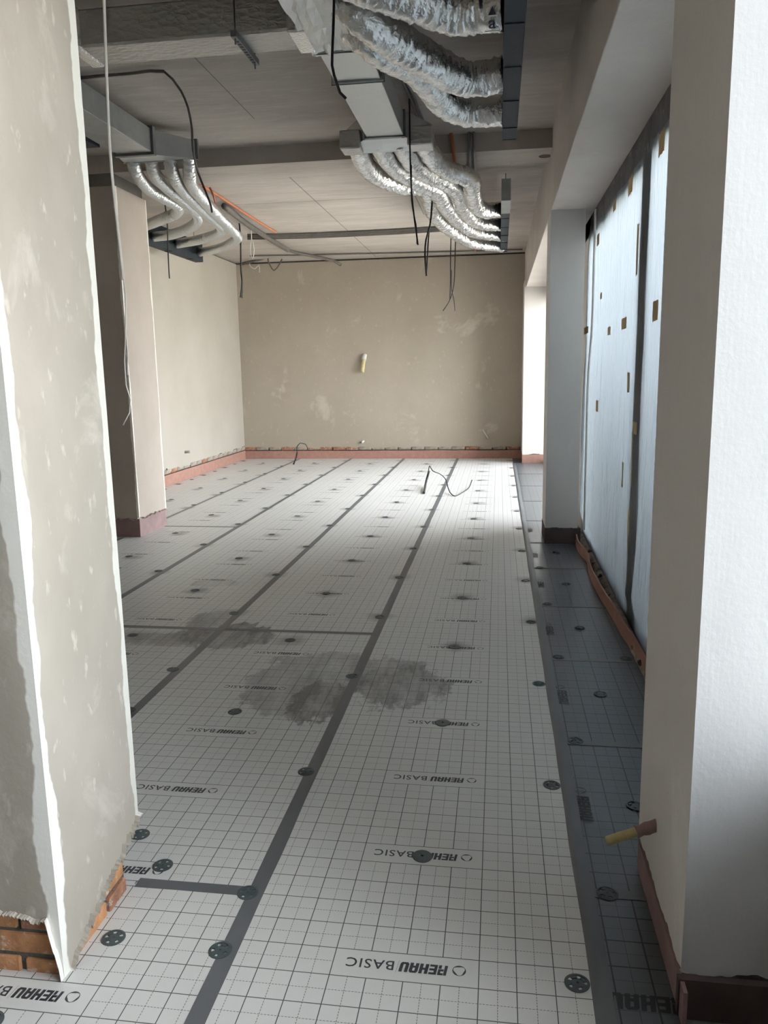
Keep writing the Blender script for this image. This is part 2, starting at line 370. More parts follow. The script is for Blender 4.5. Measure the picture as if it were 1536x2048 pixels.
for k in range(3):
    z = .008+.076*k; x = -1.117
    seq = (STR, STR, STR) if k % 2 else (HDR, STR, STR, STR)
    for q in seq:
        l = .25 if q is STR else .125
        link('brick', R.choice(q), c1, (x-l/2+.006+1.45, -.035-.14+R.uniform(-.003, .003), z))
        x -= l
    y = -.09 if not k % 2 else .03
    for l in ((.25, .125) if not k % 2 else (.25,)):
        q = STR if l > .2 else HDR
        if y+l > .3: q = HDR
        link('brick', R.choice(q), c1, (-1.169+1.45+R.uniform(-.004, .002), y+l/2-.14, z), (0, 0, math.pi/2)); y += l
# far left column
c2 = thing('column', (-3.7, 5.8, 0), 'plastered column with shade-mauve pink foam strip round its foot, beneath the ribbed ducts', 'column', kind='structure')
MB().box(-3.81, -3.55, 5.52, 6.12, -.014, ZC).build('core', M['concrete'], c2)
plaster_coat([(-3.83, 5.50), (-3.53, 5.50), (-3.53, 6.16), (-3.83, 6.16), (-3.83, 5.5)][::-1], 3.36, jag(5, .165, .205, 14), .022, .01).build('plaster_coat', M['pl_col2'], c2)
# right side: columns, beam, lintel
def right_column(loc, x0, x1, y0, y1, zt, label, seed, lo, hi, mat='pl_right', front=None):
    c = thing('column', loc, label, 'column', kind='structure')
    MB().box(x0+.02, x1, y0+.02, y1-.02, -.014, zt).build('core', M['concrete'], c)
    P = [(x1, y1), (x0, y1), (x0, y0), (x1, y0)]; J = jag(seed, lo, hi, 9)
    if front: plaster_coat(P[:3], zt, J, .02, .012).build('plaster_coat', M[mat], c); plaster_coat(P[2:], zt, lambda q: J(q+(x1-x0)+(y1-y0)), .02, .012).build('plaster_coat', M[front], c)
    else: plaster_coat(P, zt, J, .02, .012).build('plaster_coat', M[mat], c)
    return c
right_column((.75, .3, 0), .505, 1.0, 0.0, .615, 2.97, 'pale plastered column with a yellow foam stub sticking out', 7, .085, .12, 'pl_right', 'pl_white')
right_column((.62, 5.7, 0), .48, .775, 5.48, 6.0, 2.97, 'pale plastered column beside the end of the filmed window', 8, .12, .16)
right_column((.65, 12.3, 0), .455, .9, 11.97, 12.73, 3.07, 'sunlit white column in the far window corner', 9, .13, .17)
S(MB().box(.86, 1.0, 5.9, 6.4, -.014, 2.97).build('wall_right', M['pl_right']), 'plastered window reveal behind the second right column', 'wall')
S(MB().box(.48, .86, YB, YF, 2.96, ZC).build('ceiling_beam', M['pl_beam'], bevel=.004), 'plastered beam running above the windows', 'beam')
S(MB().box(.86, 1.06, YB-.2, YF+.2, 2.80, ZC+.05).build('trim_1', M['lintel']), 'raw dark lintel strip above the filmed window', 'lintel')
S(MB().box(.86, 1.25, YB-.2, YF+.2, -.25, .02).build('trim_2', M['concrete']), 'concrete sill under the windows', 'sill')

S(MB().box(.86, 1.06, YB-.2, -1.7, 0, 2.85).box(.86, 1.06, -1.7, 0, 0, .66).build('wall_right', M['pl_right']), 'plastered wall between the entrance window and the back wall', 'wall')
# windows
win1 = thing('window_1', (.95, 3.05, .02), 'tall window screened with taped translucent film', 'window', kind='structure')
fr = MB().box(.90, .97, .6, 5.9, .02, .09).box(.90, .97, .6, 5.9, 2.74, 2.81).box(.90, .97, 5.83, 5.9, .02, 2.8); fr.build('frame', M['frame'], win1)
MB().box(.870, .97, 2.86, 3.15, .02, 2.8).build('mullion', M['frame'], win1)
MB().box(.93, .936, .62, 2.86, .09, 2.74).build('pane', M['glass'], win1); MB().box(.93, .936, 3.15, 5.83, .09, 2.74).build('pane', M['glass'], win1)
for n, (a, b) in enumerate(((6.4, 11.97), (-1.7, -.02))):
    wn = thing('window_%d' % (n+2), (.95, (a+b)/2, .02), ('clear window lighting the far end of the room', 'clear window beside the entrance')[n], 'window', kind='structure')
    z0 = (.08, .72)[n]
    MB().box(.92, .98, a, b, z0-.06, z0).box(.92, .98, a, b, 2.74, 2.8).build('frame', M['whiteframe'], wn)
    for q in range(4):
        y = a+(b-a)*q/3; MB().box(.92, .98, max(a, y-.03), min(b, y+.03), z0, 2.74).build('mullion', M['whiteframe'], wn)
    for q in range(3): MB().box(.947, .953, a+(b-a)*q/3+.02, a+(b-a)*(q+1)/3-.02, z0-.01, 2.75).build('pane', M['glass'], wn)
# outside
S(MB().box(1.25, 60, -40, 120, -.6, -.3).build('ground_outside', M['ground']), 'pale ground outside the windows', 'ground')
for n_, (a_, b_, x_, h_) in enumerate(((.5, 2.7, 2.55, 1.95), (2.7, 4.3, 2.45, 1.55), (4.3, 5.9, 2.6, 1.85))):  # unseen boards added outside to block light and darken the lower film
    S(MB().box(x_, x_+.04, a_, b_, -.3, h_).build('film_shade_board', M['shade_board']), 'unseen boarding %s added to shade the filmed window' % ('by the entrance column', 'of low height', 'of middle height', 'beyond the second column')[n_], 'wall')

# ------------------------------------------------------------------ floor sheets
PER = 1.01
def logo_mesh():
    """REHAU | BASIC lettering: text runs +x, up +y, origin left bottom of the ring; box is .40 x .10"""
    mb = MB()
    def poly(pts, sh=.12): mb.add([(x+y*sh, y, 0) for x, y in pts], [list(range(len(pts)))])
    def rect(x0, x1, y0, y1): poly([(x0, y0), (x1, y0), (x1, y1), (x0, y1)])
    # ring of two blades
    cx, cy, ro, ri = .053, .044, .0185, .0165; n = 28
    for k in range(n):
        a0, a1 = 2*math.pi*k/n, 2*math.pi*(k+1)/n
        th = lambda a: .0015+.0045*abs(math.sin(1.5*a+.6))**2
        mb.add([(cx+math.cos(a)*r, cy+math.sin(a)*r, 0) for a, r in ((a0, ro), (a1, ro), (a1, ro-th(a1)), (a0, ro-th(a0)))], [(0, 1, 2, 3)])
    h0, h1 = .030, .066; W = .024; s = .008; x = .080
    H = h1-h0; t = .0075
    # R
    rect(x, x+s, h0, h1); rect(x+s+.001, x+W, h1-t, h1); rect(x+s+.001, x+W, h0+H*.40, h0+H*.40+t); rect(x+W-s*.9, x+W, h0+H*.4, h1); rect(x+W-s, x+W, h0, h0+H*.36); x += W+.003
    # E
    rect(x, x+s, h0, h1)
    for yy in (h0, h0+H/2-t/2, h1-t): rect(x+s, x+W-.003, yy, yy+t)
    x += W
    # H
    rect(x, x+s+.001, h0, h1); rect(x+W-s-.001, x+W, h0, h1); rect(x+s, x+W-s, h0+H*.4, h0+H*.62); x += W+.003
    # A
    poly([(x, h0), (x+s+.001, h0), (x+s+.001, h1), (x+.004, h1), (x, h1-.006)]); poly([(x+W-s-.001, h0), (x+W, h0), (x+W, h1-.006), (x+W-.004, h1), (x+W-s-.001, h1)])
    rect(x+s, x+W-s, h1-t, h1); rect(x+s, x+W-s, h0+H*.28, h0+H*.28+t); x += W+.003
    # U
    poly([(x, h0+.006), (x+.004, h0), (x+s+.001, h0), (x+s+.001, h1), (x, h1)]); poly([(x+W-s-.001, h0), (x+W-.004, h0), (x+W, h0+.006), (x+W, h1), (x+W-s-.001, h1)])
    rect(x+s, x+W-s, h0, h0+t); x += W+.006
    rect(x, x+.0007, h0-.004, h1+.004)
    short = ([v[:] for v in mb.v], list(mb.f))
    cu = bpy.data.curves.new('t', 'FONT'); cu.body = 'BASIC'; cu.size = .0475; cu.resolution_u = 3; cu.space_character = 1.12; cu.offset = .0004
    to = bpy.data.objects.new('t', cu); COL.objects.link(to); bpy.context.view_layer.update()
    me = to.evaluated_get(bpy.context.evaluated_depsgraph_get()).to_mesh()
    mb.add([(v.co.x+x+.013, v.co.y+h0+.001, 0) for v in me.vertices], [list(p.vertices) for p in me.polygons])
    bpy.data.objects.remove(to); bpy.data.curves.remove(cu)
    out = []
    for m, (gv, gf) in (('print', ([v[:] for v in mb.v], mb.f)), ('print_dark', short)):
        g = bpy.data.meshes.new('printed_logo'); g.from_pydata(gv, [], gf); g.materials.append(M[m]); out.append(g)
    return out
LOGO, LOGO_D = logo_mesh()
def white_sheet(x0, x1, y0, y1, bx, by, label=None):
    m = mat_sheet('white_grid_sheet', bx, by, (216, 215, 211), (74, 76, 78), PER)
    s = MB().box(x0+.002, x1-.002, y0, y1, -.013, 0).build('insulation_sheet', m, floor)
    k = math.ceil((y0-by)/(.5*PER)); y = by+k*.5*PER
    while y+.09 < y1:
        if y > -.9 and x0 > -3.8:
            o = link('printed_logo', LOGO, s, (bx, y+.1, .0004), (0, 0, math.pi))
        y += .5*PER
    return s
white_sheet(-.7, .30, -3.2, 9.15, 0, 0); white_sheet(-.7, .30, 9.15, YF-.04, 0, .1)
white_sheet(-1.7, -.7, -3.2, .30, -1.0, -.215); white_sheet(-1.7, -.7, .30, 2.77, -1.0, .315); white_sheet(-1.7, -.7, 2.77, YF-.04, -1.0, 3.08)
white_sheet(-2.7, -1.7, -3.2, 2.77, -2.0, .22); white_sheet(-2.7, -1.7, 2.77, YF-.04, -2.0, 2.885)
white_sheet(-3.7, -2.7, -3.2, 6.07, -3.03, .17); white_sheet(-3.7, -2.7, 6.07, YF-.04, -3.05, .30)
white_sheet(XL+.05, -3.7, -3.2, YF-.04, -4.05, .1)
DY = [-3.2, .43, 1.44, 2.45, 3.47, 4.54, 5.5, 6.6, 7.9, 9.2, 10.5, 12.0]
for i in range(len(DY)-1):
    y0, y1 = DY[i], DY[i+1]; x1 = .845 if i in (1, 2, 3, 4, 5) else (.50 if i == 0 else .86)
    m = mat_sheet('dark_grid_sheet', .455, y1-.003, (96, 102, 106), (36, 39, 42), 1, False, False, .3, False, .0046, .0016)
    s = MB().box(.322, x1, y0+.004, y1-.004, -.013, -.0015-.001*(i % 2)).build('insulation_sheet', m, floor)
    zt = -.0008
    if i == 0: link('printed_logo', LOGO_D, s, (.655, .078, zt), (0, 0, math.pi)).scale = (1.5, 1.5, 1)
    elif i < 7: link('printed_logo', LOGO_D, s, (.305, y1-.33, zt), (0, 0, -math.pi/2)).scale = (1.3, 1.3, 1)
    if i: MB().box(.34, min(x1, .8), y0-.02, y0+.02, -.012, .0002).build('joint_tape', M['tape'] if i < 3 else M['greypipe'], floor)
def strip(x0, x1, y0, y1, z=.0009):
    mb = MB(); n = max(2, int(max(x1-x0, y1-y0)/.12)); vs = []; fs = []
    lx = (y1-y0) > (x1-x0)
    for i in range(n+1):
        t = i/n; j = .0035*noise.noise(Vector((x0*3+t*(x1-x0)*4, y0+t*(y1-y0)*2.3, 1))); k2 = .0035*noise.noise(Vector((x0*3, y0+t*(y1-y0)*2.9+t, 7)))
        a = (x0+j, y0+t*(y1-y0)) if lx else (x0+t*(x1-x0), y0+j); b = (x1+k2, y0+t*(y1-y0)) if lx else (x0+t*(x1-x0), y1+k2)
        vs += [(*a, 0), (*b, 0), (*b, z), (*a, z)]
    for i in range(n):
        for q in range(4): fs.append((i*4+q, i*4+(q+1) % 4, i*4+4+(q+1) % 4, i*4+4+q))
    mb.add(vs, fs).build('joint_tape', M['tape'], floor)
strip(-.727, -.675, -3, YF-.05); strip(-1.725, -1.675, .38, YF-.05); strip(-2.725, -2.678, 1.2, YF-.05); strip(-3.723, -3.68, 1.2, 5.46); strip(-3.723, -3.68, 6.2, YF-.05)
strip(-1.095, -.70, .285, .33, .0012); strip(-2.68, -.70, 2.755, 2.797, .0012); strip(-3.52, -2.70, 6.05, 6.085, .0012)
# upstand tape between the white and the dark sheets
vs, fs = [], []; n = 130
for i in range(n+1):
    y = -3+(11.9+3)*i/n; o = .004*noise.noise(Vector((y*2.3, 0, 0))); b = .003*noise.noise(Vector((y*9, 3, 0)))
    vs += [(.292+o, y, .0004), (.302+o, y, .006+b), (.318+o, y, .005+b), (.345+o*2, y, .0006)]
for i in range(n):
    for q in range(3): fs.append((i*4+q, i*4+q+1, i*4+5+q, i*4+4+q))
MB().add(vs, fs).build('joint_tape', M['tape'], floor, True)
S(MB().box(.30, .45, 12.0, YF-.05, -.013, -.001).build('trim_3', M['tape']), 'grey tape patch at the foot of the far column', 'tape')

# fixing discs
def disc_mesh(solid):
    mb = MB(); n = 30; h = .0028; R0, R1, R2 = .0335, .021, .010
    def ring(ro, ri, a0, a1, k):
        for i in range(k):
            p, q = a0+(a1-a0)*i/k, a0+(a1-a0)*(i+1)/k
            c = lambda r, a, z: (r*math.cos(a), r*math.sin(a), z)
            mb.add([c(ro, p, 0), c(ro, q, 0), c(ri, q, 0), c(ri, p, 0), c(ro, p, h*.6), c(ro, q, h*.6), c(ri, q, h), c(ri, p, h)],
                   [(4, 5, 6, 7), (0, 1, 5, 4), (2, 3, 7, 6), (1, 2, 6, 5), (3, 0, 4, 7)])
    if solid: ring(R0, .003, 0, 2*math.pi, n)
    else:
        ring(R0, .0262, 0, 2*math.pi, n); ring(.0165, .002, 0, 2*math.pi, 20)
        for k in range(5): a = k*2*math.pi/5; ring(.0266, .016, a, a+.80, 4)
    me = bpy.data.meshes.new('fixing_disc'); me.from_pydata([Vector(v)[:] for v in mb.v], [], mb.f); me.materials.append(M['disc']); return me
DH, DS = disc_mesh(False), disc_mesh(True)
def disc(x, y, label, group, me=DH, z=.0008):
    o = link('fixing_disc', me, None, (x, y, z), (R.uniform(-.03, .03), R.uniform(-.03, .03), R.uniform(0, 6)))
    tag(o, label, 'fixing disc', group)
LW = ('dark holed disc on a white sheet away from tape', 'discs on the white sheets')
LP = ('plain dark disc pinned over the lettering of the white sheet beside the dark sheets', 'discs over the printed lettering')
LT = ('dark holed disc pinned at a grey tape joint', 'discs along the tape joints')
LE = ('dark plastic disc at the white sheet edge, beside the dark sheets', 'discs along the sheet edge')
LD = ('dark disc pinned into the dark gridded sheets by the window', 'discs on the dark sheets')
def lab(l, which): return (l[0]+', '+which, l[1]+', '+which)
for k in range(11): disc(-.2-.003*k, .55+1.02*k, *LP, me=DS)
for y in [.05, .30]+[1.06+1.025*k for k in range(11)]: disc(-.725, y, *lab(LT, 'first tape line from the window'))
disc(-1.05, .06, 'dark disc pinned in the white sheet beside the bare bricks', 'discs by the bricks'); disc(-1.05, .40, 'dark disc half over printed ring by the taped cross joint', 'discs by the bricks')
disc(-1.05-.17, -.26, 'dark disc over the lettering in front of the bare bricks', 'discs by the bricks')
for k in range(12): disc(-1.205, .56+1.025*k, *lab(LW, 'second sheet from the window'))
for y in [1.55]+[2.08+1.03*k for k in range(10)]: disc(-1.73, y, *lab(LT, 'second tape line from the window'))
for k in range(10): disc(-2.22, 2.61+1.03*k, *lab(LW, 'third sheet from the window'))
for k in range(8): disc(-2.75, 4.18+1.02*k, *lab(LT, 'third tape line from the window'))
for k in range(8): disc(-3.25, 4.67+1.04*k, *lab(LW, 'fourth sheet from the window'))
for k in range(7): disc(-3.73, 6.4+1.02*k, *lab(LT, 'tape line by the mauve-footed column'))
for k in range(6): disc(-4.2, 6.8+1.03*k, *lab(LW, 'sheet along the side wall'))
for k in range(9): disc(-4.68, 8.2+.51*k, 'dark disc pinned beside the pink strip of the pale side wall', 'discs along the side wall')
for k in range(12): disc(.258, .05+1.015*k, *LE)
for k in range(5): disc(.555, .95+1.03*k, *LD)
for k in range(5): disc(.385, .43+1.025*k, *LD)
disc(.755, 2.49, *LD); disc(.56, .02, *LD)

# ------------------------------------------------------------------ edge foam strips
def wavy_strip(name, path, h, th, mat, label, amp=.004, parent=None):
    P = smooth([(x, y, 0) for x, y in path], .05) if len(path) > 2 else smooth([(path[0][0], path[0][1], 0), (path[1][0], path[1][1], 0)], .05)
    vs, fs = [], []
    for i, p in enumerate(P):
        t = (P[min(i+1, len(P)-1)]-P[max(0, i-1)]).normalized(); nr = Vector((t.y, -t.x, 0))
        a = amp*noise.noise(p*3+Vector((0, 0, 2))); top = h+amp*noise.noise(p*5); lean = amp*1.5*noise.noise(p*2.1)
        for o, z in ((0, -.012), (th, -.012), (th+lean, top), (lean, top)): vs.append((p.x+nr.x*(o+a), p.y+nr.y*(o+a), z))
    for i in range(len(P)-1):
        for q in range(4): fs.append((i*4+q, i*4+(q+1) % 4, i*4+4+(q+1) % 4, i*4+4+q))
    fs += [(3, 2, 1, 0), tuple((len(P)-1)*4+q for q in range(4))]
    o = MB().add(vs, fs).build(name, mat, parent, origin=P[0])
    return tag(o, label, 'foam strip') if label else o
wavy_strip('edge_strip', [(XL+.04, YF-.045), (.47, YF-.045)], .15, .012, M['foam'], 'pink foam edge strip along the foot of the end wall')
wavy_strip('edge_strip', [(XL+.035, 6.0), (XL+.035, YF-.05)], .16, .012, M['foam'], 'pink foam edge strip along the pale side wall')
wavy_strip('edge_strip', [(.45, 11.955), (.86, 11.955)], .145, .014, M['foam'], 'short pink foam strip at the foot of the sunlit column')
tag(MB().box(-3.82, -3.527, 5.497, 5.519, -.012, .185).build('edge_strip', M['foam_shade_mauve'], origin=(-3.7, 5.5, 0)), 'pink foam strip coloured shade-mauve on the front foot of the column under the ribbed ducts', 'foam strip')
tag(MB().box(-3.549, -3.527, 5.519, 6.14, -.012, .185).build('edge_strip', M['foam_shade_mauve'], origin=(-3.53, 5.8, 0)), 'pink foam strip coloured shade-mauve along the side foot of the column under the ribbed ducts', 'foam strip')
tag(MB().box(.476, .80, 5.468, 5.499, -.012, .145).build('edge_strip', M['foam_dark'], origin=(.6, 5.47, 0)), 'brown foam strip on the front foot of the column at the film edge', 'foam strip')
tag(MB().box(.476, .499, 5.499, 5.98, -.012, .14).build('edge_strip', M['foam_dark'], origin=(.48, 5.7, 0)), 'brown foam strip on the side foot of the column at the film edge', 'foam strip')
wavy_strip('edge_strip', [(.80, .6), (.822, 1.5), (.83, 2.36), (.80, 3.0), (.772, 3.77), (.765, 4.3), (.79, 4.7), (.765, 5.1), (.768, 5.462)][::-1], .09, .011, M['foam'], 'loose wavy pink foam strip along the filmed window', .007)
wavy_strip('edge_strip', [(.500, .58), (.500, -.06)][::-1], .095, .01, M['foam_shade_mauve'], 'pinkish foam strip at the foot of the column with the stub', .003)
tag(MB().box(.495, 1.0, -.022, -.002, -.012, .10).build('edge_strip', M['foam_dark'], origin=(.7, -.01, 0)), 'dark brown foam strip on the front foot of the column with the stub', 'foam strip')
fv, ff = [], []
for i in range(121):
    y = .6+5.2*i/120
    for q, (x, z) in enumerate(((.80, -.012), (.812, .012), (.835, .03), (.885, .035))): fv.append((x+.008*noise.noise(Vector((y*9, q, 0))), y, z+(.010*noise.noise(Vector((y*14, q, 3))) if q else 0)))
for i in range(120):
    for q in range(3): ff.append((i*4+q, i*4+q+1, i*4+5+q, i*4+4+q))
S(MB().add(fv, ff).build('trim_4', M['brick3']), 'crumbly brown mortar fillet at the foot of the window film', 'mortar')
# rubble along the film foot
for k in range(14):
    y = 2.4+.22*k+R.uniform(-.05, .05); s = R.uniform(.012, .03); bm = bmesh.new(); bmesh.ops.create_icosphere(bm, subdivisions=1, radius=s)
    for v in bm.verts: v.co *= R.uniform(.6, 1.2)
    me = bpy.data.meshes.new('rubble_piece'); bm.to_mesh(me); bm.free(); me.materials.append(M['brick3' if k % 2 else 'foam_dark'])
    tag(link('rubble_piece', me, None, (.822+R.uniform(-.012, .012), y, .022)), 'small mortar crumb lying between pink strip and window film', 'rubble', 'crumbs along the window foot')

# ------------------------------------------------------------------ window film and tapes
def film():
    vs, fs = [], []; ny, nz = 260, 110; y0, y1, z0, z1_ = .60, 5.88, .03, 2.80
    for j in range(nz+1):
        z = z0+(z1_-z0)*j/nz; lo = max(0, 1-z/1.75)
        for i in range(ny+1):
            y = y0+(y1-y0)*i/ny
            f1 = noise.noise(Vector((y*4.2+z*.35, z*.25, 1))); f2 = noise.noise(Vector((y*11-z*.9, z*.3, 4))); f3 = noise.noise(Vector((y*26+z*2.2, z*.8, 9)))
            x = .860-(.016+.05*lo)*(.5+f1)*.8-(.008+.022*lo)*f2-(.004+.007*lo)*f3
            x = max(x, .856-.30*max(0, z-.14))          # the hem is tucked behind the foam strip
            x = min(x, .868)
            vs.append((x, y, z))
    for j in range(nz):
        for i in range(ny): a = j*(ny+1)+i; fs.append((a, a+1, a+ny+2, a+ny+1))
    return MB().add(vs, fs)
fo = film().build('window_film', M['film'], None, True, origin=(.86, 3.1, .02)); tag(fo, 'translucent creased plastic film hung over the tall window', 'plastic film')
def tape_piece(x, y, w_, h_, label, mat='masking', X=.835, rot=0):
    p = at(x, y, X=X); n = 6; vs, fs = [], []
    for i in range(n+1):
        for j in range(3):
            t = i/n-.5; dy = t*w_; dz = (j/2-.5)*h_+.03*h_*math.sin(i*2.1)
            vs.append((p.x-.004-.006*abs(noise.noise(Vector((t*4+x, j, y)))), p.y+dy*math.cos(rot)-dz*math.sin(rot), p.z+dz*math.cos(rot)+dy*math.sin(rot)))
    for i in range(n):
        for j in range(2): a = i*3+j; fs.append((a, a+1, a+4, a+3))
    o = MB().add(vs, fs).build('tape_piece', M[mat], None, False, origin=p)
    m = o.modifiers.new('solid', 'SOLIDIFY'); m.thickness = .0012
    tag(o, label, 'tape', 'masking tape patches on the film')
TP = 'beige masking tape patch stuck on the upper window film'
for x, y, w_, h_ in ((1325, 285, .14, .11), (1262, 372, .16, .10), (1230, 412, .14, .07), (1197, 480, .16, .09)): tape_piece(x, y, w_, h_, 'beige masking tape patch on film just below the raw lintel')
for x, y, w_, h_ in ((1203, 592, .10, .05), (1249, 647, .20, .07), (1219, 662, .14, .06), (1312, 622, .14, .1), (1173, 661, .35, .06), (1195, 812, .14, .09)): tape_piece(x, y, w_, h_, TP)
tape_piece(1276, 500, .05, .28, 'long upright masking tape strip beside the window mullion')
tape_piece(1258, 765, .09, .12, 'pale yellow tape patch hanging on the creased film', 'yellow')
tape_piece(1271, 856, .13, .07, 'pale yellow tape corner on the lower creased film', 'yellow')
tape_piece(1265, 920, .03, .32, 'long thin pale yellow tape strip on the lower creased film', 'yellow')
tape_piece(1246, 950, .05, .16, 'short pale yellow tape strip low on the creased film', 'yellow')
tape_piece(1258, 1060, .05, .25, 'brownish upright tape strip low on the creased film')
tape_piece(1181, 1046, .12, .04, 'small tape scrap near the film foot beside the column')
tag(MB().tube([at(1191, 418, X=.80), at(1188, 520, X=.80), at(1184, 650, X=.80), at(1176, 760, X=.80), at(1172, 900, X=.80), at(1168, 1060, X=.80)], .009, 8, .06).build('white_cord', M['white_cable'], None, True, origin=at(1168, 1060, X=.80)),
    'white cord hanging down the edge of the window film', 'cord')

# ------------------------------------------------------------------ ductwork
def foil_rf(r, seed, amp=.10):
    return lambda L, a, p: r*(1+amp*.7*noise.noise(Vector((L*14, math.cos(a)*1.3+seed, math.sin(a)*1.3)))+amp*.8*noise.noise(Vector((L*42, math.cos(a)*2.4, math.sin(a)*2.4+seed)))+amp*.45*noise.noise(Vector((L*95, math.cos(a)*4, math.sin(a)*4+seed)))+amp*.35*noise.noise(Vector((L*7, seed*3.3, 2))))
def flex(pts, r, label, group, seed, mat='foil', amp=.1, rib=None, step=.0065, seg=34, rf=None):
    rf = (rf or foil_rf)(r, seed, amp) if not rib else (lambda L, a, p: r*(1+.07*math.sin(L*2*math.pi/rib+a)+.03*noise.noise(Vector((L*5, math.cos(a), math.sin(a)+seed)))))
    o = MB().tube(pts, r, seg, step, rf).build('flexible_duct', M[mat], None, True, origin=pts[0])
    return tag(o, label, 'duct', group)
def Zs(l): return [at(x, y, Z=z) for x, y, z in l]
# big wrapped duct across the ceiling
d = thing('ventilation_duct', (-1.6, 2.63, 3.35), 'wide foil-wrapped rectangular duct crossing under the ceiling', 'duct')
MB().box(-2.742, -.98, 2.50, 2.76, 3.35, 3.54).build('body', M['foil_wrap'], d, bevel=.012)
MB().box(-1.06, -.96, 2.485, 2.775, 3.335, 3.555).build('joint_band', M['foil'], d, bevel=.01)
MB().box(-2.28, -2.2, 2.49, 2.77, 3.342, 3.548).build('joint_band', M['foil'], d, bevel=.01)
h = thing('duct_hanger', (-1.33, 2.63, 3.335), 'perforated steel hanger rail on threaded rods carrying the wide wrapped duct', 'hanger')
MB().box(-1.345, -1.315, 2.44, 2.84, 3.318, 3.348).build('rail', M['galv_dark'], h)
for yy in (2.47, 2.81): MB().tube([(-1.33, yy, 3.29), (-1.33, yy, ZC)], .005, 6).build('threaded_rod', M['galv_dark'], h)
for k in range(9): MB().box(-1.339, -1.321, 2.50+.035*k, 2.518+.035*k, 3.3165, 3.3185).build('slot', M['black'], h)
# junction box
j = thing('duct_junction', (-.85, 2.62, 3.33), 'crumpled foil junction box feeding the three big insulated ducts', 'duct')
vs, fs = [], []; n = 14
bmj = bmesh.new(); bmesh.ops.create_cube(bmj, size=1); bmesh.ops.subdivide_edges(bmj, edges=bmj.edges[:], cuts=9, use_grid_fill=True)
for v in bmj.verts:
    q = v.co; v.co = Vector((-.875+q.x*.25, 2.42+q.y*.80, 3.45+q.z*.22)) + q.normalized()*.022*noise.noise(q*7)
mej = bpy.data.meshes.new('body'); bmj.to_mesh(mej); bmj.free(); mej.materials.append(M['foil_board'])
for v in mej.vertices: v.co -= Vector((-.85, 2.62, 3.33))
link('body', mej, j)
BL = 'big insulated duct in crumpled silver foil, '
def taper(r, seed, amp):
    g = foil_rf(r, seed, amp); return lambda L, a, p: g(L, a, p)*min(1, .8+.4*L)
F1 = [Vector((-.79, 2.33, 3.44))]+Zs([(735, 45, 3.312), (830, 105, 3.299), (905, 150, 3.302), (960, 158, 3.302), (1008, 146, 3.32)])
F2 = [Vector((-.79, 2.63, 3.43))]+Zs([(748, 92, 3.318), (812, 125, 3.351), (852, 155, 3.354), (885, 200, 3.345), (930, 222, 3.331), (1008, 222, 3.31)])
F3 = [Vector((-.79, 2.05, 3.43))]+Zs([(740, -30, 3.377), (830, -5, 3.359), (910, 20, 3.34), (1008, 12, 3.33)])
flex(F1, .094, BL+'middle of the three entering the near slot diffuser', 'big foil ducts', 1, amp=.13, rf=taper)
flex(F2, .094, BL+'nearest the far end of the near slot diffuser', 'big foil ducts', 2, amp=.13, rf=taper)
big3 = flex(F3, .108, BL+'with dark printed mark, nearest the entrance', 'big foil ducts', 3, amp=.13, rf=taper)
cm = at(985, 14, Z=3.33); dm = Vector((0, -.62, -.78)); cu = bpy.data.curves.new('t', 'FONT'); cu.body = 'a'; cu.size = .085; cu.offset = .001; cu.align_x = 'CENTER'
to = bpy.data.objects.new('t', cu); COL.objects.link(to); bpy.context.view_layer.update()
tm = to.evaluated_get(bpy.context.evaluated_depsgraph_get()).to_mesh(); mb = MB(); upv = Vector((0, .78, -.62))*-1
W3 = lambda x, y: cm+dm*(.125-.9*(y-.02)**2/.25)+Vector((x, 0, 0))+upv*(y-.03)
mb.add([W3(v.co.x, v.co.y) for v in tm.vertices], [list(p_.vertices) for p_ in tm.polygons]); mb.add([W3(-.035, -.016), W3(.035, -.016), W3(.035, -.012), W3(-.035, -.012)], [(0, 1, 2, 3)])
mb.add([W3(-.02, .06), W3(.02, .06), W3(0, .092)], [(0, 1, 2)])
bpy.data.objects.remove(to); bpy.data.curves.remove(cu); M['ink'] = plain('dark_blue_print', (40, 44, 66), .5)
mk = mb.build('printed_mark', M['ink'], big3)
# duct running towards the far plenum
d = thing('ventilation_duct', (-.83, 3.6, 3.35), 'smooth galvanised rectangular duct leading to the foil-edged plenum', 'duct')
MB().box(-.965, -.685, 2.80, 4.47, 3.35, 3.52).build('body', M['foil_board'], d, bevel=.003)
for y in (2.80, 3.28): MB().box(-.985, -.665, y-.02, y+.02, 3.338, 3.535).build('flange', M['galv'], d, bevel=.004); MB().box(-.99, -.66, y-.004, y+.004, 3.334, 3.54).build('flange', M['galv_dark'], d)
MB().box(-.98, -.67, 4.43, 4.47, 3.34, 3.53).build('flange', M['galv_dark'], d)
pl = thing('duct_plenum', (-.82, 4.6, 3.27), 'flared plenum box with foil insulated sides between duct and four foil flexes', 'plenum')
MB().hexa([(-1.0, 4.47, 3.34), (-.65, 4.47, 3.34), (-.65, 4.47, 3.52), (-1.0, 4.47, 3.52)][::-1], [(-1.16, 4.64, 3.29), (-.48, 4.64, 3.29), (-.48, 4.64, 3.47), (-1.16, 4.64, 3.47)][::-1]).build('throat', M['foil_board'], pl)
MB().box(-1.18, -1.02, 4.46, 4.66, 3.285, 3.42).build('side_insulation', M['foil_wrap'], pl, bevel=.008)
MB().box(-.66, -.47, 4.46, 4.66, 3.285, 3.42).build('side_insulation', M['foil_wrap'], pl, bevel=.008)
MB().box(-.70, -.675, 4.452, 4.462, 3.335, 3.375).build('sticker', M['orange'], pl)
ML = 'crinkled foil flex at the flared plenum'
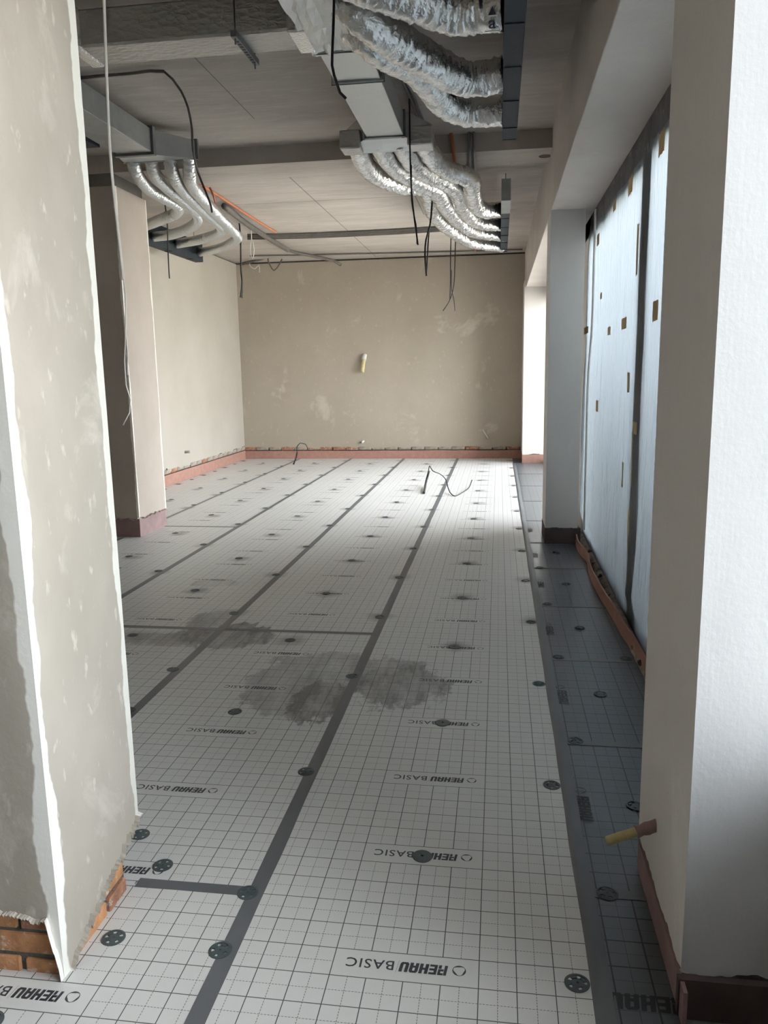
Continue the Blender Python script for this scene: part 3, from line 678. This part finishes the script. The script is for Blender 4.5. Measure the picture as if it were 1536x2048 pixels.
for i, l in enumerate((
        [(728, 325, 3.323), (755, 352, 3.326), (800, 370, 3.33), (848, 376, 3.333), (858, 395, 3.323), (868, 428, 3.304), (905, 462, 3.284), (945, 484, 3.264), (1005, 492, 3.268)],
        [(778, 322, 3.302), (808, 348, 3.286), (845, 366, 3.271), (872, 380, 3.258), (888, 408, 3.25), (915, 440, 3.25), (950, 462, 3.249), (1005, 470, 3.285)],
        [(822, 320, 3.298), (850, 345, 3.288), (890, 362, 3.279), (912, 380, 3.276), (922, 406, 3.27), (940, 432, 3.262), (965, 446, 3.256), (1005, 448, 3.29)],
        [(865, 314, 3.312), (895, 340, 3.286), (930, 352, 3.265), (943, 362, 3.255), (945, 385, 3.24), (953, 410, 3.235), (970, 421, 3.236), (1005, 419, 3.29)])):
    flex([Vector((-1.075+.17*i, 4.62, 3.375))]+Zs(l), .079, ML+', '+('farthest from', 'third from', 'second from', 'nearest')[i]+' the crossing beam', 'four foil flexes at the flared plenum', 11+i, amp=.13, step=.0085)
# slot diffusers
def slot_diffuser(x0, x1, y0, y1, z0, z1, label, div):
    c = thing('slot_diffuser', ((x0+x1)/2, (y0+y1)/2, z0), label, 'slot diffuser')
    MB().box(x0, x0+.006, y0, y1, z0, z1).box(x1-.006, x1, y0, y1, z0, z1).box(x0, x1, y0, y1, z1-.006, z1).box(x0, x1, y0, y0+.006, z0, z1).box(x0, x1, y1-.006, y1, z0, z1).build('body', M['anth'], c)
    MB().box(x0+.004, x1-.004, y0+.004, y1-.004, z0+.004, z0+.03).build('slot_insert', M['anth'], c)
    for k in range(div):
        y = y0+(y1-y0)*(k+.5)/div; MB().box(x0+.002, x1-.002, y-.008, y+.008, z0-.002, z0+.02).build('divider', M['anth'], c)
    for y in (y0+.15, y1-.15): MB().tube([((x0+x1)/2, y, z1-.01), ((x0+x1)/2, y, ZC+.01)], .005, 6).build('threaded_rod', M['galv_dark'], c)
    return c
slot_diffuser(.05, .15, .9, 4.17, 3.2, 3.46, 'long dark slot diffuser box taking the big foil ducts', 6)
fd = slot_diffuser(.05, .14, 6.85, 9.60, 3.2, 3.40, 'dark slot diffuser box at the ends of the four foil flexes', 5)
slot_diffuser(-4.30, -4.18, 7.3, 9.42, 3.2, 3.46, 'dark slot diffuser box by the pale wall fed by ribbed ducts', 3)
MB().box(.05, .14, 6.2, 6.85, 3.2, 3.40).build('end_section', M['galv'], fd)
# left duct with plenum
d = thing('ventilation_duct', (-2.9, 3.2, 3.38), 'plain galvanised rectangular duct along the ceiling beside the brick-footed column', 'duct')
MB().box(-3.05, -2.747, .4, 4.60, 3.38, 3.56).build('body', M['galv'], d, bevel=.003)
MB().box(-3.07, -2.727, 4.58, 4.63, 3.36, 3.58).build('flange', M['galv_dark'], d, bevel=.003)
pl = thing('duct_plenum', (-2.8, 4.8, 3.33), 'bare galvanised plenum box feeding four ribbed aluminium ducts', 'plenum')
MB().hexa([(-3.06, 4.63, 3.37), (-2.74, 4.63, 3.37), (-2.74, 4.63, 3.56), (-3.06, 4.63, 3.56)][::-1], [(-3.16, 4.95, 3.405), (-2.50, 4.95, 3.405), (-2.50, 4.95, 3.55), (-3.16, 4.95, 3.55)][::-1]).build('body', M['galv'], pl)
MB().box(-3.17, -2.49, 4.93, 4.96, 3.40, 3.56).build('flange', M['galv_dark'], pl)
d = thing('ventilation_duct', (-3.3, 4.3, 3.34), 'short dark duct stub behind the plain galvanised duct', 'duct')
MB().hexa([(-3.55, 3.4, 3.36), (-3.12, 3.4, 3.36), (-3.12, 3.4, 3.5), (-3.55, 3.4, 3.5)][::-1], [(-3.55, 4.45, 3.40), (-3.12, 4.45, 3.40), (-3.12, 4.45, 3.5), (-3.55, 4.45, 3.5)][::-1]).build('body', M['anth'], d)
LL = 'ribbed aluminium flexible duct at the bare plenum'
for i, l in enumerate((
        [(272, 345, 3.356), (296, 376, 3.337), (325, 394, 3.32), (356, 412, 3.304), (352, 426, 3.287), (325, 438, 3.269), (290, 452)],
        [(308, 345, 3.37), (333, 374, 3.342), (365, 400, 3.316), (394, 430, 3.287), (388, 450, 3.259), (350, 467, 3.231), (306, 474)],
        [(345, 345, 3.335), (362, 376, 3.309), (400, 415, 3.289), (440, 452, 3.275), (438, 466, 3.261), (400, 479, 3.249), (352, 488)],
        [(379, 345, 3.328), (386, 374, 3.298), (430, 425, 3.27), (470, 466, 3.253), (472, 480, 3.243), (440, 496, 3.236), (398, 505)])):
    flex([Vector((-3.08+.167*i, 4.94, 3.47))]+Zs(l[:-1])+[at(*l[-1], X=-4.2)], .055, LL+', '+('nearest the mauve-footed column', 'second from the mauve-footed column', 'third from the mauve-footed column', 'nearest the end wall')[i], 'four ribbed ducts', 31+i, 'foil_rib', rib=.042, step=.007, seg=18)

# ------------------------------------------------------------------ cables, conduits, stubs
def cable(name, pts, r, mat, label, cat='cable', group=None, step=.05, seg=7):
    return tag(MB().tube(pts, r, seg, step).build(name, M[mat], None, True, origin=pts[0]), label, cat, group)
def hang(pxs, Y, r, mat, label, name='hanging_cable', top=True):
    P = [at(x, y, Y=Y) for x, y in pxs]
    if top and P[0].z < ZC: P = [Vector((P[0].x, P[0].y, ZC))]+P
    return cable(name, P, r, mat, label)
hang([(208, -60), (208, 0), (213, 150), (220, 300), (229, 400), (238, 480), (247, 560)], 1.0, .0055, 'white_cable', 'white cable hanging down in front of the mauve-footed column')
hang([(247, 555), (252, 640), (249, 720), (252, 770), (261, 800), (259, 825), (246, 850)], 1.0, .0025, 'white_cable', 'thin bare white wire end hanging below the white cable', 'wire_end', False)
hang([(245, 545), (252, 590), (250, 650), (256, 710), (255, 750)], 1.0, .002, 'white_cable', 'second thin wire tail hanging beside the white wire end', 'wire_end', False)
hang([(668, -40), (667, 40), (664, 130), (668, 150), (680, 185), (692, 197)], 1.9, .0065, 'black', 'black cable end dangling beside the smooth galvanised duct')
hang([(819, 205), (820, 300), (823, 380), (828, 430), (836, 490)], 4.41, .0065, 'black', 'long black cable dangling in front of the flared plenum')
hang([(823, 330), (823, 400), (832, 450), (834, 488)], 4.42, .005, 'black', 'second black cable strand beside the long dangling one', top=False)
hang([(865, 385), (863, 420), (860, 450), (852, 480), (850, 510), (853, 552)], 6.13, .009, 'black', 'black cable with looped end hanging below the foil flexes')
hang([(864, 425), (858, 465), (855, 510), (853, 550)], 6.15, .007, 'black', 'thinner black strand hanging below the foil flexes', top=False)
hang([(902, 470), (901, 520), (901, 560), (900, 600)], 9.8, .008, 'black', 'straight black cable tail hanging before the end wall')
hang([(911, 475), (910, 520), (908, 570), (900, 600), (886, 622)], 9.8, .008, 'black', 'bent black cable tail hanging before the end wall')
hang([(903, 540), (903, 575), (908, 600), (910, 622)], 9.75, .006, 'black', 'short thin wire hanging before the end wall', top=False)
hang([(330, 410), (334, 440), (336, 500), (338, 545), (339, 557)], 6.9, .007, 'black', 'black cable with metal tip hanging in front of ribbed ducts')
hang([(478, 440), (481, 480), (482, 540), (484, 565), (481, 595)], 9.0, .011, 'black', 'black cable hanging near the corner of the two plastered walls')
hang([(483, 545), (485, 570), (484, 596)], 9.02, .007, 'black', 'thin black wire tail near the corner of the two plastered walls', top=False)
a = at(330, 143, Z=3.60)
cable('ceiling_conduit', Zs([(140, 158, 3.61), (200, 152, 3.61), (260, 147, 3.61), (300, 142, 3.61), (328, 143, 3.60)]), .011, 'conduit', 'grey conduit clipped across the ceiling above the galvanised duct', 'conduit')
cable('hanging_cable', [at(x, y, Y=a.y) for x, y in ((328, 143), (345, 158), (362, 182), (376, 215), (384, 260), (386, 300))]+[at(x, y, Y=a.y+.4) for x, y in ((396, 345), (410, 380), (422, 412), (424, 425))], .008, 'conduit', 'thin dark cable bowing down from the ceiling conduit past the plenum')
cable('orange_cable', Zs([(408, 372, 3.55), (396, 372, 3.45), (391, 388, 3.4), (398, 408, 3.38), (412, 420, 3.38), (424, 420, 3.38), (430, 408, 3.38), (427, 392, 3.4), (420, 376, 3.5)]), .010, 'orange', 'orange cable loop hanging over the ribbed ducts')
cable('ceiling_conduit', Zs([(405, 372, 3.61), (450, 400, 3.61), (500, 433, 3.61), (552, 465, 3.61)]), .016, 'orange', 'orange corrugated conduit running along the ceiling by the ribbed ducts', 'conduit')
for k in range(4):
    cable('ceiling_conduit', Zs([(495, 470+k*2.6, 3.61), (600, 468+k*2.6, 3.61), (700, 464+k*2.6, 3.61), (800, 459+k*2.6, 3.61), (893, 453+k*2.6, 3.61)]), .015, 'conduit', 'dark grey conduit in the bundle crossing the far ceiling', 'conduit', 'conduit bundle on the far ceiling', .2)
cable('ceiling_conduit', Zs([(500, 512, 3.61), (700, 508, 3.61), (900, 503, 3.61), (1045, 499, 3.61)]), .012, 'conduit', 'single thin conduit on the ceiling next to the end wall', 'conduit', None, .3)
cable('insulated_pipe', Zs([(448, 412, 3.58), (490, 445, 3.58), (530, 472, 3.58), (575, 500, 3.57)]), .036, 'conduit', 'thick dark insulated pipe slanting under the far ceiling', 'pipe', None, .15, 10)
cable('insulated_pipe', [at(560, 490, Z=3.58), at(585, 503, Z=3.58), at(630, 513, Z=3.55), at(668, 522, Y=12.45), at(682, 530, Y=12.45)], .026, 'conduit', 'bent dark pipe end poking out near the end wall', 'pipe', None, .1, 9)
cable('insulated_pipe', [at(484, 528, Y=12.4), at(530, 516, Y=12.4), at(580, 503, Y=12.3)], .024, 'conduit', 'straight dark pipe end by the wall corner', 'pipe', None, .15, 9)
cable('hanging_cable', [at(x, y, Y=12.3) for x, y in ((545, 505), (536, 518), (540, 530), (548, 541), (558, 530), (564, 518))], .013, 'conduit', 'drooping dark cable loop below the insulated pipes')
cable('hanging_cable', [at(x, y, Y=9.2) for x, y in ((442, 410), (460, 428), (482, 440), (500, 444), (502, 460), (503, 478), (500, 500), (505, 518), (508, 500), (504, 478))], .007, 'white_cable', 'white wire with coiled end hanging under the far ceiling')
cable('hanging_cable', [Vector((at(498, 520, Y=12.6).x, 12.6, ZC))]+[at(x, y, Y=12.6) for x, y in ((500, 532), (510, 538), (518, 530), (519, 545))], .008, 'white_cable', 'short pale wire at the top of the wall corner')
cable('ceiling_conduit', Zs([(775, 95, 3.60), (800, 150, 3.60), (820, 195, 3.60), (838, 240, 3.60)]), .012, 'conduit', 'dark conduit along the ceiling beside the smooth galvanised duct', 'conduit')
cable('ceiling_conduit', Zs([(783, 95, 3.60), (808, 150, 3.60), (828, 195, 3.60), (846, 240, 3.60)]), .010, 'greypipe', 'paler conduit beside the smooth galvanised duct', 'conduit')
cable('ceiling_conduit', [at(890, 195, Z=3.61), at(898, 240, Y=5.4), at(905, 285, Y=5.45), at(909, 318, Y=5.48), at(911, 328, Z=3.46)], .017, 'orange', 'orange conduit pair dropping past the crossing beam', 'conduit')
for k, xx in enumerate((938, 947)):
    cable('ceiling_conduit', [at(xx-1, 200, Z=3.61), at(xx, 250, Y=5.42), at(xx+1, 300, Y=5.46), at(xx+2, 330, Z=3.46), at(xx+2, 350, Z=3.46)], .013, 'greypipe', 'grey conduit of the pair past the crossing beam, '+('beside the orange conduit', 'nearer the slot diffuser')[k], 'conduit', 'grey conduit pair')
cable('ceiling_conduit', Zs([(946, 478, 3.61), (950, 502, 3.60)]), .02, 'orange', 'short orange conduit above the far end of the foil flexes', 'conduit')
o = MB().tube([at(1090, 312, Z=3.476), at(1090, 312, Z=3.476)+Vector((0, 0, -.004))], .055, 20).build('soffit_hole_disc', M['foam_dark'], None, False, origin=at(1090, 312, Z=3.476)); tag(o, 'round dark disc standing for a hole under the crossing beam', 'hole disc')  # flat disc for the soffit hole, the dark inside put into its colour
# floor cables
cable('floor_cable', [Vector((at(848, 988, Z=.0).x, at(848, 988, Z=.0).y, .012)), at(852, 965, Z=.06), at(858, 942, Z=.22)], .016, 'black', 'thick black conduit stub rising from the white sheets', 'cable', None, .05, 9)
cable('floor_cable', [at(857, 944, Z=.2), at(859, 932, Z=.3), at(866, 942, Z=.28), at(880, 948, Z=.22), at(891, 958, Z=.14), at(896, 975, Z=.05), at(901, 986, Z=.02), at(910, 992, Z=.008), at(925, 985, Z=.008), at(938, 975, Z=.02), at(944, 960, Z=.10)], .007, 'black', 'thin black wire curling from the conduit stub over the floor')
cable('floor_cable', [at(587, 929, Z=0.0), at(592, 915, Z=.08), at(594, 905, Z=.16)], .014, 'black', 'black cable stub near the end wall', 'cable', None, .05)
cable('floor_cable', [at(594, 906, Z=.16), at(594, 893, Z=.3), at(600, 886, Z=.36), at(610, 888, Z=.34), at(616, 897, Z=.22)], .007, 'black', 'thin wire loop above the stub near the end wall')
# column stub, wall stub
s = thing('pipe_stub', at(1318, 1648, X=.503), 'pale yellow foam-wrapped stub with crusted root jutting from the right column', 'pipe stub')
a = at(1322, 1648, X=.52); b = at(1213, 1682, Y=a.y-.02); m_ = a.lerp(b, .42)
MB().tube([m_, b], .0135, 12, .01, lambda L, an, p: .0135*(1+.06*noise.noise(p*60))).build('foam_sleeve', M['yellow'], s, True)
MB().tube([a, m_.lerp(b, .06)], .016, 12, .008, lambda L, an, p: .017*(1+.25*noise.noise(p*70))).build('crusted_root', M['foam_shade_mauve'], s, True)
s = thing('pipe_stub', (at(728, 718, Y=YF-.03)), 'yellow foam stub drooping from the end wall', 'pipe stub')
p = at(728, 716, Y=YF-.03); MB().tube([p, p+Vector((0, -.05, -.05)), p+Vector((-.02, -.09, -.26))], .035, 9, .02).build('foam_sleeve', M['yellow'], s, True)
MB().tube([p+Vector((.01, .01, .06)), p+Vector((0, -.04, -.04))], .045, 9, .02).build('plaster_collar', M['smear'], s, True)
p = at(727, 882, Y=YF-.03); tag(MB().tube([p, p+Vector((-.02, -.07, -.02))], .022, 8).build('pipe_stub', M['smear'], None, True, origin=p), 'small plaster-smeared stub low on the end wall', 'pipe stub')
p = at(970, 866, Y=YF-.03); tag(MB().tube([p+Vector((-.04, 0, .06)), p+Vector((.06, -.03, -.1))], .016, 8).build('pipe_stub', M['smear'], None, True, origin=p), 'slanting pale stub low on the end wall near the sunlit column', 'pipe stub')
p = at(370, 904, X=XL+.03); tag(MB().tube([p, p+Vector((.08, .0, 0))], .02, 8).build('pipe_stub', M['galv'], None, True, origin=p), 'small metal stub low on the pale side wall', 'pipe stub')
tag(MB().tube([(-3.85, 5.49, -.01), (-3.85, 5.49, 3.4)], .014, 10).build('vertical_pipe', M['pipe_red'], None, True, origin=(-3.85, 5.49, 0)), 'dark red-brown pipe standing against the mauve-footed column', 'pipe')
